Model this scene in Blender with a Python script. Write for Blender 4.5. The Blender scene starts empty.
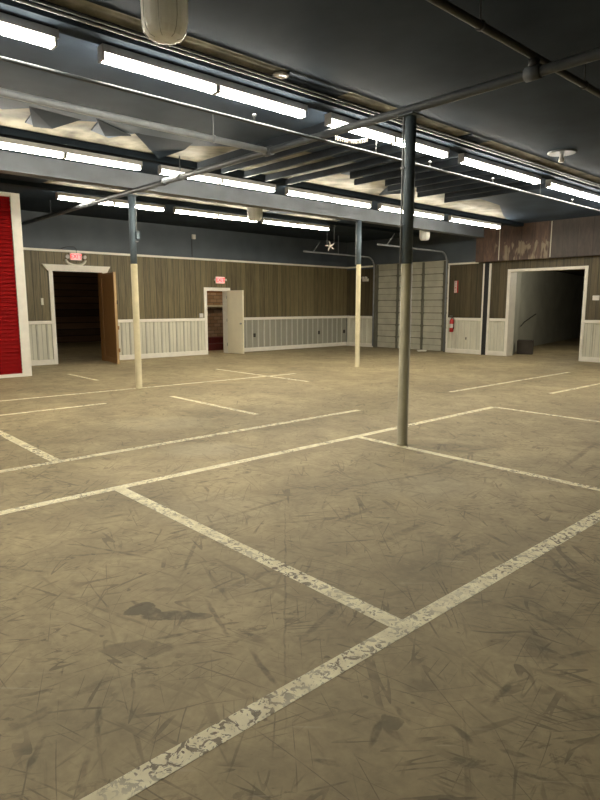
import bpy, bmesh, math, random
from mathutils import Vector, Matrix
random.seed(7)
C = bpy.context.scene.collection
PI = math.pi
R = math.radians
# ------------------------------------------------------------------ camera
cam_d = bpy.data.cameras.new('camera'); cam = bpy.data.objects.new('camera', cam_d); C.objects.link(cam)
cam.location = (0, 0, 1.6); cam.rotation_euler = (R(90 - 9.0), 0, R(47.7))
cam_d.sensor_fit = 'VERTICAL'; cam_d.sensor_height = 24.0; cam_d.lens = 24.0 * 600 / 800
cam_d.clip_start = 0.05; cam_d.clip_end = 200
bpy.context.scene.camera = cam
# ------------------------------------------------------------------ world, exposure, light levels
w = bpy.data.worlds.new('world'); bpy.context.scene.world = w; w.use_nodes = True
w.node_tree.nodes['Background'].inputs[0].default_value = (0.9, 0.85, 0.7, 1)
w.node_tree.nodes['Background'].inputs[1].default_value = 0.0
vs = bpy.context.scene.view_settings
vs.view_transform = 'Standard'; vs.look = 'None'; vs.gamma = 1; vs.use_curve_mapping = False
vs.exposure = 0.0
TUBE = 76.0            # emission strength of the fluorescent tubes
TUBE_COL = (1.0, 0.93, 0.78)

def room_fill(name, loc, watts, col):  # unseen fill lamps added to brighten the side rooms and corridor
    l = bpy.data.lights.new(name, 'POINT'); l.energy = watts; l.color = col; l.shadow_soft_size = .06
    o = bpy.data.objects.new(name, l); bpy.context.scene.collection.objects.link(o); o.location = loc
room_fill('back_room_lamp', (-20.5, 8.5, 3.6), 22, (1, .85, .6))
room_fill('step_room_lamp', (-17.9, 12.9, 3.2), 60, (1, .78, .5))
room_fill('corridor_lamp', (-8.3, 20.3, 2.85), 75, (1, .93, .75))

# ------------------------------------------------------------------ node helpers
def new_mat(name):
    m = bpy.data.materials.new(name); m.use_nodes = True
    return m, m.node_tree, m.node_tree.nodes['Principled BSDF']
def lk(t, a, b): t.links.new(a, b)
def coords(t, scale=(1, 1, 1), kind='Object', rot=(0, 0, 0), loc=(0, 0, 0)):
    tc = t.nodes.new('ShaderNodeTexCoord'); mp = t.nodes.new('ShaderNodeMapping')
    mp.inputs['Scale'].default_value = scale; mp.inputs['Rotation'].default_value = rot; mp.inputs['Location'].default_value = loc
    lk(t, tc.outputs[kind], mp.inputs[0]); return mp.outputs[0]
def noise(t, vec, scale, detail=4, rough=0.55, dist=0):
    n = t.nodes.new('ShaderNodeTexNoise'); n.inputs['Scale'].default_value = scale
    n.inputs['Detail'].default_value = detail; n.inputs['Roughness'].default_value = rough; n.inputs['Distortion'].default_value = dist
    lk(t, vec, n.inputs['Vector']); return n.outputs['Fac']
def ramp(t, fac, stops):
    r = t.nodes.new('ShaderNodeValToRGB'); e = r.color_ramp.elements
    while len(e) < len(stops): e.new(0.5)
    for el, (p, c) in zip(e, stops):
        el.position = p; el.color = (c, c, c, 1) if isinstance(c, (int, float)) else (*c, 1)
    lk(t, fac, r.inputs[0]); return r.outputs[0]
def mixc(t, fac, a, b, mode='MIX'):
    m = t.nodes.new('ShaderNodeMix'); m.data_type = 'RGBA'; m.blend_type = mode
    for s, v in ((m.inputs[0], fac), (m.inputs[6], a), (m.inputs[7], b)):
        if isinstance(v, (int, float)): s.default_value = v
        elif isinstance(v, tuple): s.default_value = (*v, 1)
        else: lk(t, v, s)
    return m.outputs[2]
def mth(t, op, a, b=0.0, clamp=False):
    m = t.nodes.new('ShaderNodeMath'); m.operation = op; m.use_clamp = clamp
    for s, v in ((m.inputs[0], a), (m.inputs[1], b)):
        if isinstance(v, (int, float)): s.default_value = v
        else: lk(t, v, s)
    return m.outputs[0]
def bump(t, p, h, strength=0.3, dist=0.01):
    b = t.nodes.new('ShaderNodeBump'); b.inputs['Strength'].default_value = strength; b.inputs['Distance'].default_value = dist
    lk(t, h, b.inputs['Height']); lk(t, b.outputs[0], p.inputs['Normal'])

def plain(name, col, rough=0.6, metal=0.0, var=0.12, scale=6.0, spec=0.5, stretch=(1, 1, 1)):
    """a painted surface with slight procedural unevenness"""
    m, t, p = new_mat(name)
    f = noise(t, coords(t, stretch), scale)
    lo = tuple(c * (1 - var) for c in col); hi = tuple(min(1, c * (1 + var)) for c in col)
    lk(t, ramp(t, f, [(0.3, lo), (0.7, hi)]), p.inputs['Base Color'])
    p.inputs['Roughness'].default_value = rough; p.inputs['Metallic'].default_value = metal
    p.inputs['Specular IOR Level'].default_value = spec
    return m
def emis(name, col, s):
    m, t, p = new_mat(name)
    p.inputs['Base Color'].default_value = (*[min(1, c) for c in col], 1)
    p.inputs['Emission Color'].default_value = (*col, 1); p.inputs['Emission Strength'].default_value = s
    return m

# ------------------------------------------------------------------ floor material: shared node group
FLOOR_A, FLOOR_B = (0.255, 0.206, 0.120), (0.46, 0.375, 0.215)
SEG = [[-3.607, 1.961, -3.616, 2.295], [-3.616, 2.295, -3.646, 3.435], [-3.739, 1.316, -3.45, 1.799], [-2.538, 1.928, -2.49, 2.072], [-2.651, 1.735, -2.674, 2.202], [-2.254, 0.53, -2.309, 0.816], [-2.309, 0.816, -2.31, 1.036], [-2.958, 1.729, -3.483, 2.208], [-2.213, 1.556, -2.65, 1.701], [-2.177, 0.886, -1.994, 0.793], [-1.798, 0.631, -1.939, 0.742], [-3.628, 3.133, -1.543, 1.328], [-1.388, 1.664, -1.207, 1.62], [-1.362, 1.693, -1.288, 1.508], [-1.373, 1.77, -1.26, 1.72], [-2.113, 2.257, -1.985, 1.806], [-2.504, 2.963, -2.538, 3.571], [-2.997, 2.976, -3.015, 3.62], [-2.025, 3.131, -2.005, 3.512], [-1.705, 3.483, -1.219, 3.414], [-1.522, 2.907, -1.023, 2.799], [-1.303, 2.76, -1.129, 2.56], [-1.11, 2.522, -0.974, 2.791], [-1.156, 1.834, -1.033, 1.811], [-0.958, 1.856, -0.868, 1.904], [-1.114, 2.054, -1.128, 2.282], [-1.03, 2.497, -0.867, 2.518], [-0.857, 2.205, -0.79, 2.321], [-1.698, 2.551, -1.678, 2.91], [-1.884, 1.371, -1.75, 1.383], [-2.08, 1.575, -1.76, 1.487], [-1.388, 1.311, -1.288, 1.386], [-2.483, 0.596, -2.396, 0.808], [-2.908, 1.384, -2.716, 1.401], [-2.147, 4.761, -1.748, 4.765], [-3.364, 4.786, -3.429, 5.602], [-2.505, 5.73, -2.781, 7.396], [-3.57, 3.603, -3.232, 4.932], [-3.265, 1.769, -3.844, 1.491], [-3.711, 1.063, -3.579, 1.166], [-2.473, 1.27, -2.353, 1.564], [-1.999, 0.537, -2.152, 0.659]]
SEGW = {0: .012, 1: .02, 2: .012, 4: .03, 5: .035, 6: .025, 11: .006, 10: .014, 16: .035, 17: .03, 18: .03, 15: .02, 36: .03, 35: .03, 37: .02, 28: .025, 12: .02}
STAIN = [  # x, y, half width, half depth, strength
 (-2.78, 1.377, 0.048, 0.062, .95), (-2.60, 1.476, 0.13, 0.040, .95), (-2.73, 1.40, 0.06, 0.03, .95), (-2.52, 1.56, 0.07, 0.03, .8), (-2.79, 1.35, .05, .045, .9), (-2.445, 1.187, 0.15, 0.062, .55), (-2.902, 1.565, 0.085, 0.022, .5),
 (-2.292, 0.68, 0.17, 0.10, .33), (-1.164, 2.582, 0.07, 0.13, .48), (-2.024, 2.916, 0.2, 0.2, .25), (-1.317, 1.682, 0.035, 0.035, .7),
 (-0.79, 2.321, 0.14, 0.09, .48), (-1.009, 2.312, 0.05, 0.03, .45), (-1.384, 1.951, 0.07, 0.045, .42), (-1.223, 2.921, 0.1, 0.08, .5),
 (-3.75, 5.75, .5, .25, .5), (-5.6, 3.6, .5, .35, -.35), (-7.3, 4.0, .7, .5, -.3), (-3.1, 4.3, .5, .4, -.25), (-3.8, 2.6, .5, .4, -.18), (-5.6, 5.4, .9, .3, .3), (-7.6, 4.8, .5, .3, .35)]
grp = bpy.data.node_groups.new('concrete', 'ShaderNodeTree')
grp.interface.new_socket('Color', in_out='OUTPUT', socket_type='NodeSocketColor')
grp.interface.new_socket('Height', in_out='OUTPUT', socket_type='NodeSocketFloat')
t = grp; go = t.nodes.new('NodeGroupOutput')
pos = t.nodes.new('ShaderNodeNewGeometry').outputs['Position']
def gmap(vec, scale=(1, 1, 1), rz=0, loc=(0, 0, 0), typ='POINT'):
    mp = t.nodes.new('ShaderNodeMapping'); mp.vector_type = typ
    if typ == 'POINT' and rz: mp.vector_type = 'TEXTURE'; scale = (1 / scale[0], 1 / scale[1], 1)   # turn first, then stretch
    mp.inputs['Scale'].default_value = scale; mp.inputs['Rotation'].default_value = (0, 0, rz); mp.inputs['Location'].default_value = loc
    lk(t, vec, mp.inputs[0]); return mp.outputs[0]
flat = gmap(pos, (1, 1, 0))
big = noise(t, flat, 0.55, 5, 0.6, 0.4)
mid = noise(t, flat, 2.6, 6, 0.62, 0.8)
fine = noise(t, flat, 22, 5, 0.6)
grain = noise(t, flat, 110, 3, 0.6)
v = mth(t, 'ADD', mth(t, 'MULTIPLY', big, 0.45), mth(t, 'ADD', mth(t, 'MULTIPLY', mid, 0.35), mth(t, 'MULTIPLY', fine, 0.2)))
col = ramp(t, v, [(0.40, FLOOR_A), (0.51, tuple((a + b) / 2 for a, b in zip(FLOOR_A, FLOOR_B))), (0.60, FLOOR_B)])
# brushed directional streaks, many rotations
scr = None
for k, (rz, sx, sy, th) in enumerate([(0.35, 1.6, 16, .64), (1.25, 1.8, 14, .64), (2.2, 2.0, 20, .645), (2.85, 1.5, 14, .64), (0.02, 1.2, 12, .65), (1.8, 3.5, 24, .65)]):
    f = noise(t, gmap(flat, (sx, sy, 1), rz, (k * 3.7, k * 1.9, 0)), 1.0, 3, 0.5, 0.5)
    s = ramp(t, f, [(th - 0.01, 0.0), (th + 0.05, 1.0)])
    scr = s if scr is None else mth(t, 'MAXIMUM', scr, s)
scr = mth(t, 'MULTIPLY', scr, ramp(t, noise(t, flat, 1.6, 3), [(0.42, 0.15), (0.60, 0.95)]))
col = mixc(t, mth(t, 'MULTIPLY', scr, 0.44), col, (0.10, 0.08, 0.045))
# thin curved scratches: contour lines of stretched noise
ln = None
for k, (rz, sx, sy, wd) in enumerate([(0.5, .35, 3.2, .0035), (1.35, .3, 3.6, .0035), (2.1, .35, 3.0, .0035), (2.75, .4, 4.2, .0045), (0.05, .3, 3.4, .003), (1.0, .8, 9, .007), (2.45, .7, 8.5, .007), (1.75, .9, 10, .008), (0.3, .9, 10, .008)]):
    f = noise(t, gmap(flat, (sx, sy, 1), rz, (k * 5.1 + 2, k * 2.3, 0)), 1.0, 1, 0.35, 0.0)
    q = mth(t, 'LESS_THAN', mth(t, 'ABSOLUTE', mth(t, 'SUBTRACT', f, 0.5)), wd)
    br = ramp(t, noise(t, gmap(flat, (1, 1, 1), 0, (k * 7.7, k, 0)), 3.1, 3), [(0.5, 0.0), (0.6, 1.0)])
    q = mth(t, 'MULTIPLY', q, br)
    ln = q if ln is None else mth(t, 'MAXIMUM', ln, q)
col = mixc(t, mth(t, 'MULTIPLY', ln, 0.55), col, (0.09, 0.07, 0.042))
# scabby dark patches made of small flecks
fl = mth(t, 'MULTIPLY', ramp(t, noise(t, gmap(flat, (1, 2.2, 1), 0.9), 9, 6, 0.7, 0.8), [(0.54, 0.0), (0.60, 1.0)]), ramp(t, noise(t, flat, 1.9, 3, 0.55), [(0.50, 0.0), (0.62, 1.0)]))
col = mixc(t, mth(t, 'MULTIPLY', fl, 0.6), col, (0.10, 0.08, 0.045))
# pale scrapes
f = noise(t, gmap(flat, (2.2, 30, 1), 0.8, (9, 3, 0)), 1.0, 3, 0.5, 0.4)
col = mixc(t, mth(t, 'MULTIPLY', ramp(t, f, [(0.66, 0.0), (0.74, 1.0)]), 0.35), col, (0.55, 0.48, 0.34))
# little chips and spots
spot = ramp(t, noise(t, flat, 13, 2, 0.5), [(0.70, 0.0), (0.735, 1.0)])
col = mixc(t, mth(t, 'MULTIPLY', spot, 0.55), col, (0.085, 0.065, 0.038))
# long marks and stains that have their own shape
wob = t.nodes.new('ShaderNodeVectorMath'); wob.operation = 'SCALE'
nn = t.nodes.new('ShaderNodeTexNoise'); nn.inputs['Scale'].default_value = 9; nn.inputs['Detail'].default_value = 4; lk(t, flat, nn.inputs['Vector'])
sb = t.nodes.new('ShaderNodeVectorMath'); sb.operation = 'SUBTRACT'; lk(t, nn.outputs['Color'], sb.inputs[0]); sb.inputs[1].default_value = (0.5, 0.5, 0.5)
lk(t, sb.outputs[0], wob.inputs[0]); wob.inputs['Scale'].default_value = 0.10
ad = t.nodes.new('ShaderNodeVectorMath'); lk(t, flat, ad.inputs[0]); lk(t, wob.outputs[0], ad.inputs[1])
wflat = gmap(ad.outputs[0], (1, 1, 0))
wob2 = t.nodes.new('ShaderNodeVectorMath'); wob2.operation = 'SCALE'; lk(t, sb.outputs[0], wob2.inputs[0]); wob2.inputs['Scale'].default_value = 0.035
ad2 = t.nodes.new('ShaderNodeVectorMath'); lk(t, flat, ad2.inputs[0]); lk(t, wob2.outputs[0], ad2.inputs[1])
wflat2 = gmap(ad2.outputs[0], (1, 1, 0))
def blob(x, y, a, b, rz, hard, src=None):
    mp = gmap(src or wflat, (a, b, 1), rz, (x, y, 0), 'TEXTURE')
    g = t.nodes.new('ShaderNodeTexGradient'); g.gradient_type = 'SPHERICAL'; lk(t, mp, g.inputs[0])
    return mth(t, 'MULTIPLY', g.outputs['Fac'], hard, clamp=True)
marks = None
for i, (x0, y0, x1, y1) in enumerate(SEG):
    L = math.hypot(x1 - x0, y1 - y0) / 2
    b = mth(t, 'MULTIPLY', blob((x0 + x1) / 2, (y0 + y1) / 2, L * 1.15, SEGW.get(i, .013) * 1.3, math.atan2(y1 - y0, x1 - x0), 2.2, wflat2), 0.62 if i in SEGW else 0.75)
    marks = b if marks is None else mth(t, 'MAXIMUM', marks, b)
marks = mth(t, 'MULTIPLY', marks, ramp(t, noise(t, flat, 17, 4), [(0.35, 0.35), (0.55, 0.85)]))
dark = marks; pale = None
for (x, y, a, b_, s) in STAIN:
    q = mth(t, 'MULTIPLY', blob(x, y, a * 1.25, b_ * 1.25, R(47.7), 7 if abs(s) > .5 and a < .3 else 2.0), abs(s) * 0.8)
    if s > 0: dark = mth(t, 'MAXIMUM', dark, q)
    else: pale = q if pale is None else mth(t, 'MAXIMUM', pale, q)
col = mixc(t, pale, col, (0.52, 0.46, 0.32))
dark = mth(t, 'MULTIPLY', dark, ramp(t, noise(t, flat, 7, 5, 0.65), [(0.36, 0.35), (0.52, 1.0)]))
col = mixc(t, dark, col, (0.085, 0.068, 0.04))
col = mixc(t, mth(t, 'MULTIPLY', mth(t, 'ABSOLUTE', mth(t, 'SUBTRACT', grain, 0.5)), 0.5), col, (0.2, 0.16, 0.1))
lk(t, col, go.inputs['Color'])
lk(t, mth(t, 'ADD', mth(t, 'MULTIPLY', fine, 0.5), mth(t, 'MULTIPLY', dark, -0.3)), go.inputs['Height'])

def floor_mat():
    m, t, p = new_mat('concrete_floor')
    g = t.nodes.new('ShaderNodeGroup'); g.node_tree = grp
    lk(t, g.outputs[0], p.inputs['Base Color']); p.inputs['Roughness'].default_value = 0.62; p.inputs['Specular IOR Level'].default_value = 0.3
    bump(t, p, g.outputs[1], 0.25, 0.004); return m
def line_mat():
    m, t, p = new_mat('worn_line_paint')
    g = t.nodes.new('ShaderNodeGroup'); g.node_tree = grp
    geo = t.nodes.new('ShaderNodeNewGeometry').outputs['Position']
    mp = t.nodes.new('ShaderNodeMapping'); mp.inputs['Scale'].default_value = (1, 1, 0); lk(t, geo, mp.inputs[0]); f = mp.outputs[0]
    chips = ramp(t, noise(t, f, 21, 6, 0.62, 1.2), [(0.525, 0.0), (0.55, 1.0)])
    patch = ramp(t, noise(t, f, 1.6, 3), [(0.40, 0.1), (0.56, 1.0)])
    cr = ramp(t, noise(t, f, 42, 4, 0.6, 0.6), [(0.62, 0.0), (0.65, 1.0)])
    wear = mth(t, 'MAXIMUM', mth(t, 'MULTIPLY', chips, patch), mth(t, 'MULTIPLY', cr, 0.6))
    # a few hard scuffs that cross the paint
    paint = ramp(t, noise(t, f, 8, 5), [(0.35, (0.76, 0.69, 0.46)), (0.65, (1.0, 0.94, 0.68))])
    under = mixc(t, 0.6, g.outputs[0], (0.14, 0.11, 0.065))
    lk(t, mixc(t, wear, paint, under), p.inputs['Base Color']); p.inputs['Roughness'].default_value = 0.6
    return m

def boards(name, lo, hi, width, axis='Y', rough=0.55, groove=0.012, var=1.0, horiz=False):
    """vertical (or horizontal) boards with grain; axis = world axis across the boards"""
    m, t, p = new_mat(name)
    geo = t.nodes.new('ShaderNodeNewGeometry').outputs['Position']
    sp = t.nodes.new('ShaderNodeSeparateXYZ'); lk(t, geo, sp.inputs[0])
    u = sp.outputs['Z'] if horiz else sp.outputs[axis]
    k = mth(t, 'DIVIDE', u, width)
    wn = t.nodes.new('ShaderNodeTexWhiteNoise'); wn.noise_dimensions = '1D'; lk(t, mth(t, 'FLOOR', k), wn.inputs['W'])
    sc = {'Y': (8, 60, 1.5), 'X': (60, 8, 1.5)}[axis] if not horiz else (1.5, 1.5, 60)
    mp = t.nodes.new('ShaderNodeMapping'); mp.inputs['Scale'].default_value = sc; lk(t, geo, mp.inputs[0])
    g = noise(t, mp.outputs[0], 1.0, 6, 0.65, 0.3)
    fac = mth(t, 'ADD', mth(t, 'MULTIPLY', wn.outputs[0], 0.45 * var), mth(t, 'MULTIPLY', g, 0.9), clamp=True)
    col = ramp(t, fac, [(0.35, lo), (0.9, hi)])
    fr = mth(t, 'FRACT', k); edge = mth(t, 'MINIMUM', fr, mth(t, 'SUBTRACT', 1.0, fr))
    gr = mth(t, 'LESS_THAN', edge, groove / width)
    col = mixc(t, mth(t, 'MULTIPLY', gr, 0.75), col, tuple(c * 0.25 for c in lo))
    lk(t, col, p.inputs['Base Color']); p.inputs['Roughness'].default_value = rough
    bump(t, p, mth(t, 'SUBTRACT', mth(t, 'MULTIPLY', g, 0.3), gr), 0.6, 0.006)
    return m
def brick_mat():
    m, t, p = new_mat('old_brick')
    geo = coords(t, (1, 1, 1), 'Object', (0, R(90), 0)); 
    tc = t.nodes.new('ShaderNodeNewGeometry').outputs['Position']; sp = t.nodes.new('ShaderNodeSeparateXYZ'); lk(t, tc, sp.inputs[0])
    cb = t.nodes.new('ShaderNodeCombineXYZ'); lk(t, sp.outputs['Y'], cb.inputs[0]); lk(t, sp.outputs['Z'], cb.inputs[1])
    b = t.nodes.new('ShaderNodeTexBrick'); b.inputs['Scale'].default_value = 1; b.inputs['Brick Width'].default_value = .3; b.inputs['Row Height'].default_value = .13
    b.inputs['Mortar Size'].default_value = .012
    b.inputs['Color1'].default_value = (.32, .2, .12, 1); b.inputs['Color2'].default_value = (.45, .32, .22, 1); b.inputs['Mortar'].default_value = (.2, .15, .1, 1)
    lk(t, cb.outputs[0], b.inputs['Vector']); lk(t, b.outputs['Color'], p.inputs['Base Color']); p.inputs['Roughness'].default_value = .8
    return m
def rusty_panel():
    m, t, p = new_mat('rust_stained_wood_sheet')
    geo = t.nodes.new('ShaderNodeNewGeometry').outputs['Position']
    sp = t.nodes.new('ShaderNodeSeparateXYZ'); lk(t, geo, sp.inputs[0])
    k = mth(t, 'DIVIDE', sp.outputs['X'], 0.42)
    wn = t.nodes.new('ShaderNodeTexWhiteNoise'); wn.noise_dimensions = '1D'; lk(t, mth(t, 'FLOOR', k), wn.inputs['W'])
    mp = t.nodes.new('ShaderNodeMapping'); mp.inputs['Scale'].default_value = (5, 1, 1.2); lk(t, geo, mp.inputs[0])
    g = noise(t, mp.outputs[0], 2.0, 6, 0.65, 0.6)
    fac = mth(t, 'ADD', mth(t, 'MULTIPLY', wn.outputs[0], 0.14), mth(t, 'MULTIPLY', g, 0.85))
    col = ramp(t, fac, [(0.3, (0.055, 0.035, 0.028)), (0.55, (0.115, 0.068, 0.048)), (0.8, (0.24, 0.15, 0.09))])
    # pale bare patches low on the middle sheets
    pa = ramp(t, noise(t, mp.outputs[0], 1.4, 3, 0.5), [(0.46, 0.0), (0.52, 1.0)])
    band = mth(t, 'MULTIPLY', mth(t, 'GREATER_THAN', sp.outputs['X'], -10.1), mth(t, 'LESS_THAN', sp.outputs['X'], -8.35))
    low = ramp(t, mth(t, 'ADD', sp.outputs['Z'], mth(t, 'MULTIPLY', g, 0.5)), [(0.0, 1.0), (1.0, 1.0)])
    lowz = mth(t, 'LESS_THAN', mth(t, 'ADD', sp.outputs['Z'], mth(t, 'MULTIPLY', g, 0.9)), 3.9)
    col = mixc(t, mth(t, 'MULTIPLY', mth(t, 'MULTIPLY', band, lowz), mth(t, 'MULTIPLY', pa, 0.8)), col, (0.30, 0.24, 0.16))
    col = mixc(t, mth(t, 'MULTIPLY', mth(t, 'GREATER_THAN', sp.outputs['X'], -8.3), .8), col, mixc(t, g, (0.02, 0.018, 0.017), (0.10, 0.085, 0.075)))
    fr = mth(t, 'FRACT', k); gr = mth(t, 'LESS_THAN', fr, 0.03)
    col = mixc(t, mth(t, 'MULTIPLY', gr, 0.7), col, (0.02, 0.014, 0.01))
    lk(t, col, p.inputs['Base Color']); p.inputs['Roughness'].default_value = 0.6
    return m

M = {
 'floor': floor_mat(), 'line': line_mat(),
 'navy': plain('dark_slate_paint', (0.070, 0.086, 0.102), 0.6, var=.15, scale=1.5),
 'ceil': plain('dark_ceiling_paint', (0.026, 0.036, 0.049), 0.7, var=.22, scale=1.2, spec=.03),
 'ceilsatin': plain('satin_slate_ceiling', (0.056, 0.080, 0.120), 0.6, var=.25, scale=1.2, spec=.10),  # lighter bluish copy of the ceiling paint, lamp haze put into colour
 'joist': plain('dark_joist_wood', (0.026, 0.032, 0.040), 0.6, var=.3, scale=3, spec=.1),
 'deck': plain('bare_cream_ceiling', (0.22, 0.205, 0.16), 0.55, var=.6, scale=2.5, spec=.04),
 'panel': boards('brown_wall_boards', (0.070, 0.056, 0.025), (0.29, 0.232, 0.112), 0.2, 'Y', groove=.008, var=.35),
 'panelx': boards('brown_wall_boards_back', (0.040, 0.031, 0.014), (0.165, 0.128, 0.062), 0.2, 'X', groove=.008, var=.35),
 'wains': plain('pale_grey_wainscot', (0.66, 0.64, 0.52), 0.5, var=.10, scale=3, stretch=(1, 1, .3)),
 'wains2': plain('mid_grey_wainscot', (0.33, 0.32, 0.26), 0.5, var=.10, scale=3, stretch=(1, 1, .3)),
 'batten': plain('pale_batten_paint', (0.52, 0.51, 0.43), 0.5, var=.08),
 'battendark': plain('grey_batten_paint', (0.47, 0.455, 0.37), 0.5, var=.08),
 'white': plain('white_trim_paint', (0.86, 0.82, 0.72), 0.5, var=.05),
 'red': plain('red_siding_paint', (0.25, 0.004, 0.004), 0.75, var=.12, scale=2, stretch=(1, 1, 6), spec=.1),
 'wood': boards('brown_door_wood', (0.25, 0.12, 0.04), (0.42, 0.22, 0.08), 0.5, 'X', 0.4, 0.0, 0.2),
 'woodedge': plain('pale_door_edge', (0.42, 0.28, 0.13), 0.5),
 'cream': plain('cream_door_paint', (0.85, 0.79, 0.60), 0.5, var=.05, scale=2),
 'metal': plain('brushed_metal', (0.45, 0.44, 0.42), 0.35, 1.0),
 'dullpipe': plain('painted_pipe', (0.25, 0.265, 0.28), 0.5, 0.0, var=.15, spec=.3),
 'darkpipe': plain('black_pipe', (0.035, 0.034, 0.034), 0.5, 0.1),
 'midpipe': plain('slate_pipe', (0.085, 0.095, 0.105), 0.5, 0.0, spec=.3),
 'girder': plain('grey_girder_paint', (0.13, 0.145, 0.165), 0.42, 0.0, var=.2, scale=2),
 'postdark': plain('slate_post_paint', (0.115, 0.150, 0.178), 0.55, var=.15, spec=.25),
 'postcream': plain('cream_post_paint', (0.50, 0.43, 0.26), 0.5, var=.16, scale=5),
 'postolive': plain('olive_post_paint', (0.26, 0.225, 0.12), 0.45, var=.15, scale=5),
 'roll': plain('roll_door_paint', (0.50, 0.485, 0.385), 0.5, var=.12, scale=3),
 'rolldark': plain('roll_door_steel', (0.17, 0.165, 0.125), 0.5, 0.2),
 'black': plain('black_paint', (0.012, 0.012, 0.012), 0.5),
 'redpaint': plain('red_enamel', (0.45, 0.015, 0.012), 0.3, var=.05),
 'signwhite': plain('white_plastic', (0.7, 0.66, 0.6), 0.4, var=.04),
 'exitface': emis('lit_exit_face', (1.0, 0.36, 0.34), 1.0),
 'exitred': emis('lit_exit_letters', (1.0, 0.02, 0.03), 1.3),
 'tube': emis('lit_fluorescent_tube', TUBE_COL, TUBE),
 'house': plain('fixture_enamel', (0.5, 0.5, 0.5), 0.4),
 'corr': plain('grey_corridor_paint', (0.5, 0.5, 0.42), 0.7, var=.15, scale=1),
 'logs': boards('dark_brown_planks', (0.07, 0.04, 0.022), (0.26, 0.15, 0.085), 0.28, 'Y', 0.7, 0.02, 1.0, True),
 'planks2': boards('orange_brown_planks', (0.10, 0.045, 0.018), (0.28, 0.13, 0.05), 0.22, 'Y', 0.6, 0.015, 1.0, True),
 'brick': brick_mat(), 'rust': rusty_panel(),
 'redstep': plain('dark_red_step', (0.12, 0.018, 0.015), 0.6),
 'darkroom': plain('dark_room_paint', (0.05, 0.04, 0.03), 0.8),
 'dim': plain('far_wall_paint', (0.10, 0.095, 0.08), 0.7),
}
def glass_mat():
    m, t, p = new_mat('ribbed_lamp_glass')
    p.inputs['Base Color'].default_value = (0.93, 0.92, 0.88, 1); p.inputs['Roughness'].default_value = 0.2
    p.inputs['Transmission Weight'].default_value = 0.1; p.inputs['IOR'].default_value = 1.3
    tr = t.nodes.new('ShaderNodeBsdfTranslucent'); tr.inputs[0].default_value = (1, 1, .97, 1); mx = t.nodes.new('ShaderNodeMixShader'); mx.inputs[0].default_value = .5
    lk(t, p.outputs[0], mx.inputs[1]); lk(t, tr.outputs[0], mx.inputs[2]); lk(t, mx.outputs[0], t.nodes['Material Output'].inputs[0])
    wv = t.nodes.new('ShaderNodeTexNoise'); wv.inputs['Scale'].default_value = 30; lk(t, coords(t, (1, 1, .15)), wv.inputs['Vector'])
    bump(t, p, wv.outputs[0], 0.4, 0.01); return m
M['glass'] = glass_mat()

# ------------------------------------------------------------------ geometry helpers
def bx(bm, x0, x1, y0, y1, z0, z1, bev=0.0):
    v = [bm.verts.new((x, y, z)) for x in (x0, x1) for y in (y0, y1) for z in (z0, z1)]
    fs = [bm.faces.new([v[i] for i in q]) for q in ((0, 1, 3, 2), (4, 6, 7, 5), (0, 4, 5, 1), (2, 3, 7, 6), (0, 2, 6, 4), (1, 5, 7, 3))]
    if bev > 0:
        ed = list({e for f in fs for e in f.edges}); bmesh.ops.bevel(bm, geom=ed, offset=bev, segments=2, affect='EDGES', profile=0.5)
def tube(bm, pts, r, n=10, cap=True):
    pts = [Vector(p) for p in pts]; rings = []
    rs = r if isinstance(r, (list, tuple)) else [r] * len(pts)
    prev = None
    for i, p in enumerate(pts):
        d = (pts[min(i + 1, len(pts) - 1)] - pts[max(i - 1, 0)]).normalized()
        if prev is None:
            a = d.orthogonal().normalized()
        else:
            a = (prev - d * prev.dot(d)).normalized()
        prev = a; b = d.cross(a)
        rings.append([bm.verts.new(p + (a * math.cos(2 * PI * k / n) + b * math.sin(2 * PI * k / n)) * rs[i]) for k in range(n)])
    for r0, r1 in zip(rings, rings[1:]):
        for k in range(n):
            f = bm.faces.new((r0[k], r0[(k + 1) % n], r1[(k + 1) % n], r1[k])); f.smooth = True
    if cap: bm.faces.new(rings[0][::-1]); bm.faces.new(rings[-1])
def lathe(bm, prof, c=(0, 0, 0), n=24, ribs=0, amp=0.0):
    rings = []
    for (r, z) in prof:
        rings.append([bm.verts.new((c[0] + r * (1 + amp * (k % 2 if ribs else 0)) * math.cos(2 * PI * k / n), c[1] + r * (1 + amp * (k % 2 if ribs else 0)) * math.sin(2 * PI * k / n), c[2] + z)) for k in range(n)])
    for r0, r1 in zip(rings, rings[1:]):
        for k in range(n):
            f = bm.faces.new((r0[k], r0[(k + 1) % n], r1[(k + 1) % n], r1[k])); f.smooth = not ribs
    bm.faces.new(rings[0][::-1]); bm.faces.new(rings[-1])
def obj(name, bm, mat, parent=None, loc=(0, 0, 0), rot=(0, 0, 0)):
    bmesh.ops.recalc_face_normals(bm, faces=bm.faces[:])
    me = bpy.data.meshes.new(name); bm.to_mesh(me); bm.free(); me.materials.append(mat)
    o = bpy.data.objects.new(name, me); C.objects.link(o); o.location = loc; o.rotation_euler = rot
    if parent: o.parent = parent
    return o
def box(name, mat, x0, x1, y0, y1, z0, z1, parent=None, bev=0.0):
    bm = bmesh.new(); bx(bm, x0, x1, y0, y1, z0, z1, bev); return obj(name, bm, mat, parent)
def tag(o, label, cat, group=None):
    o['label'] = label; o['category'] = cat
    if group: o['group'] = group
    return o
def struct(o): o['kind'] = 'structure'; return o
def thing(name, label, cat, loc=(0, 0, 0), rz=0, group=None):
    o = bpy.data.objects.new(name, None); C.objects.link(o); o.location = loc; o.rotation_euler = (0, 0, rz); o.empty_display_size = 0.1
    return tag(o, label, cat, group)
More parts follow.
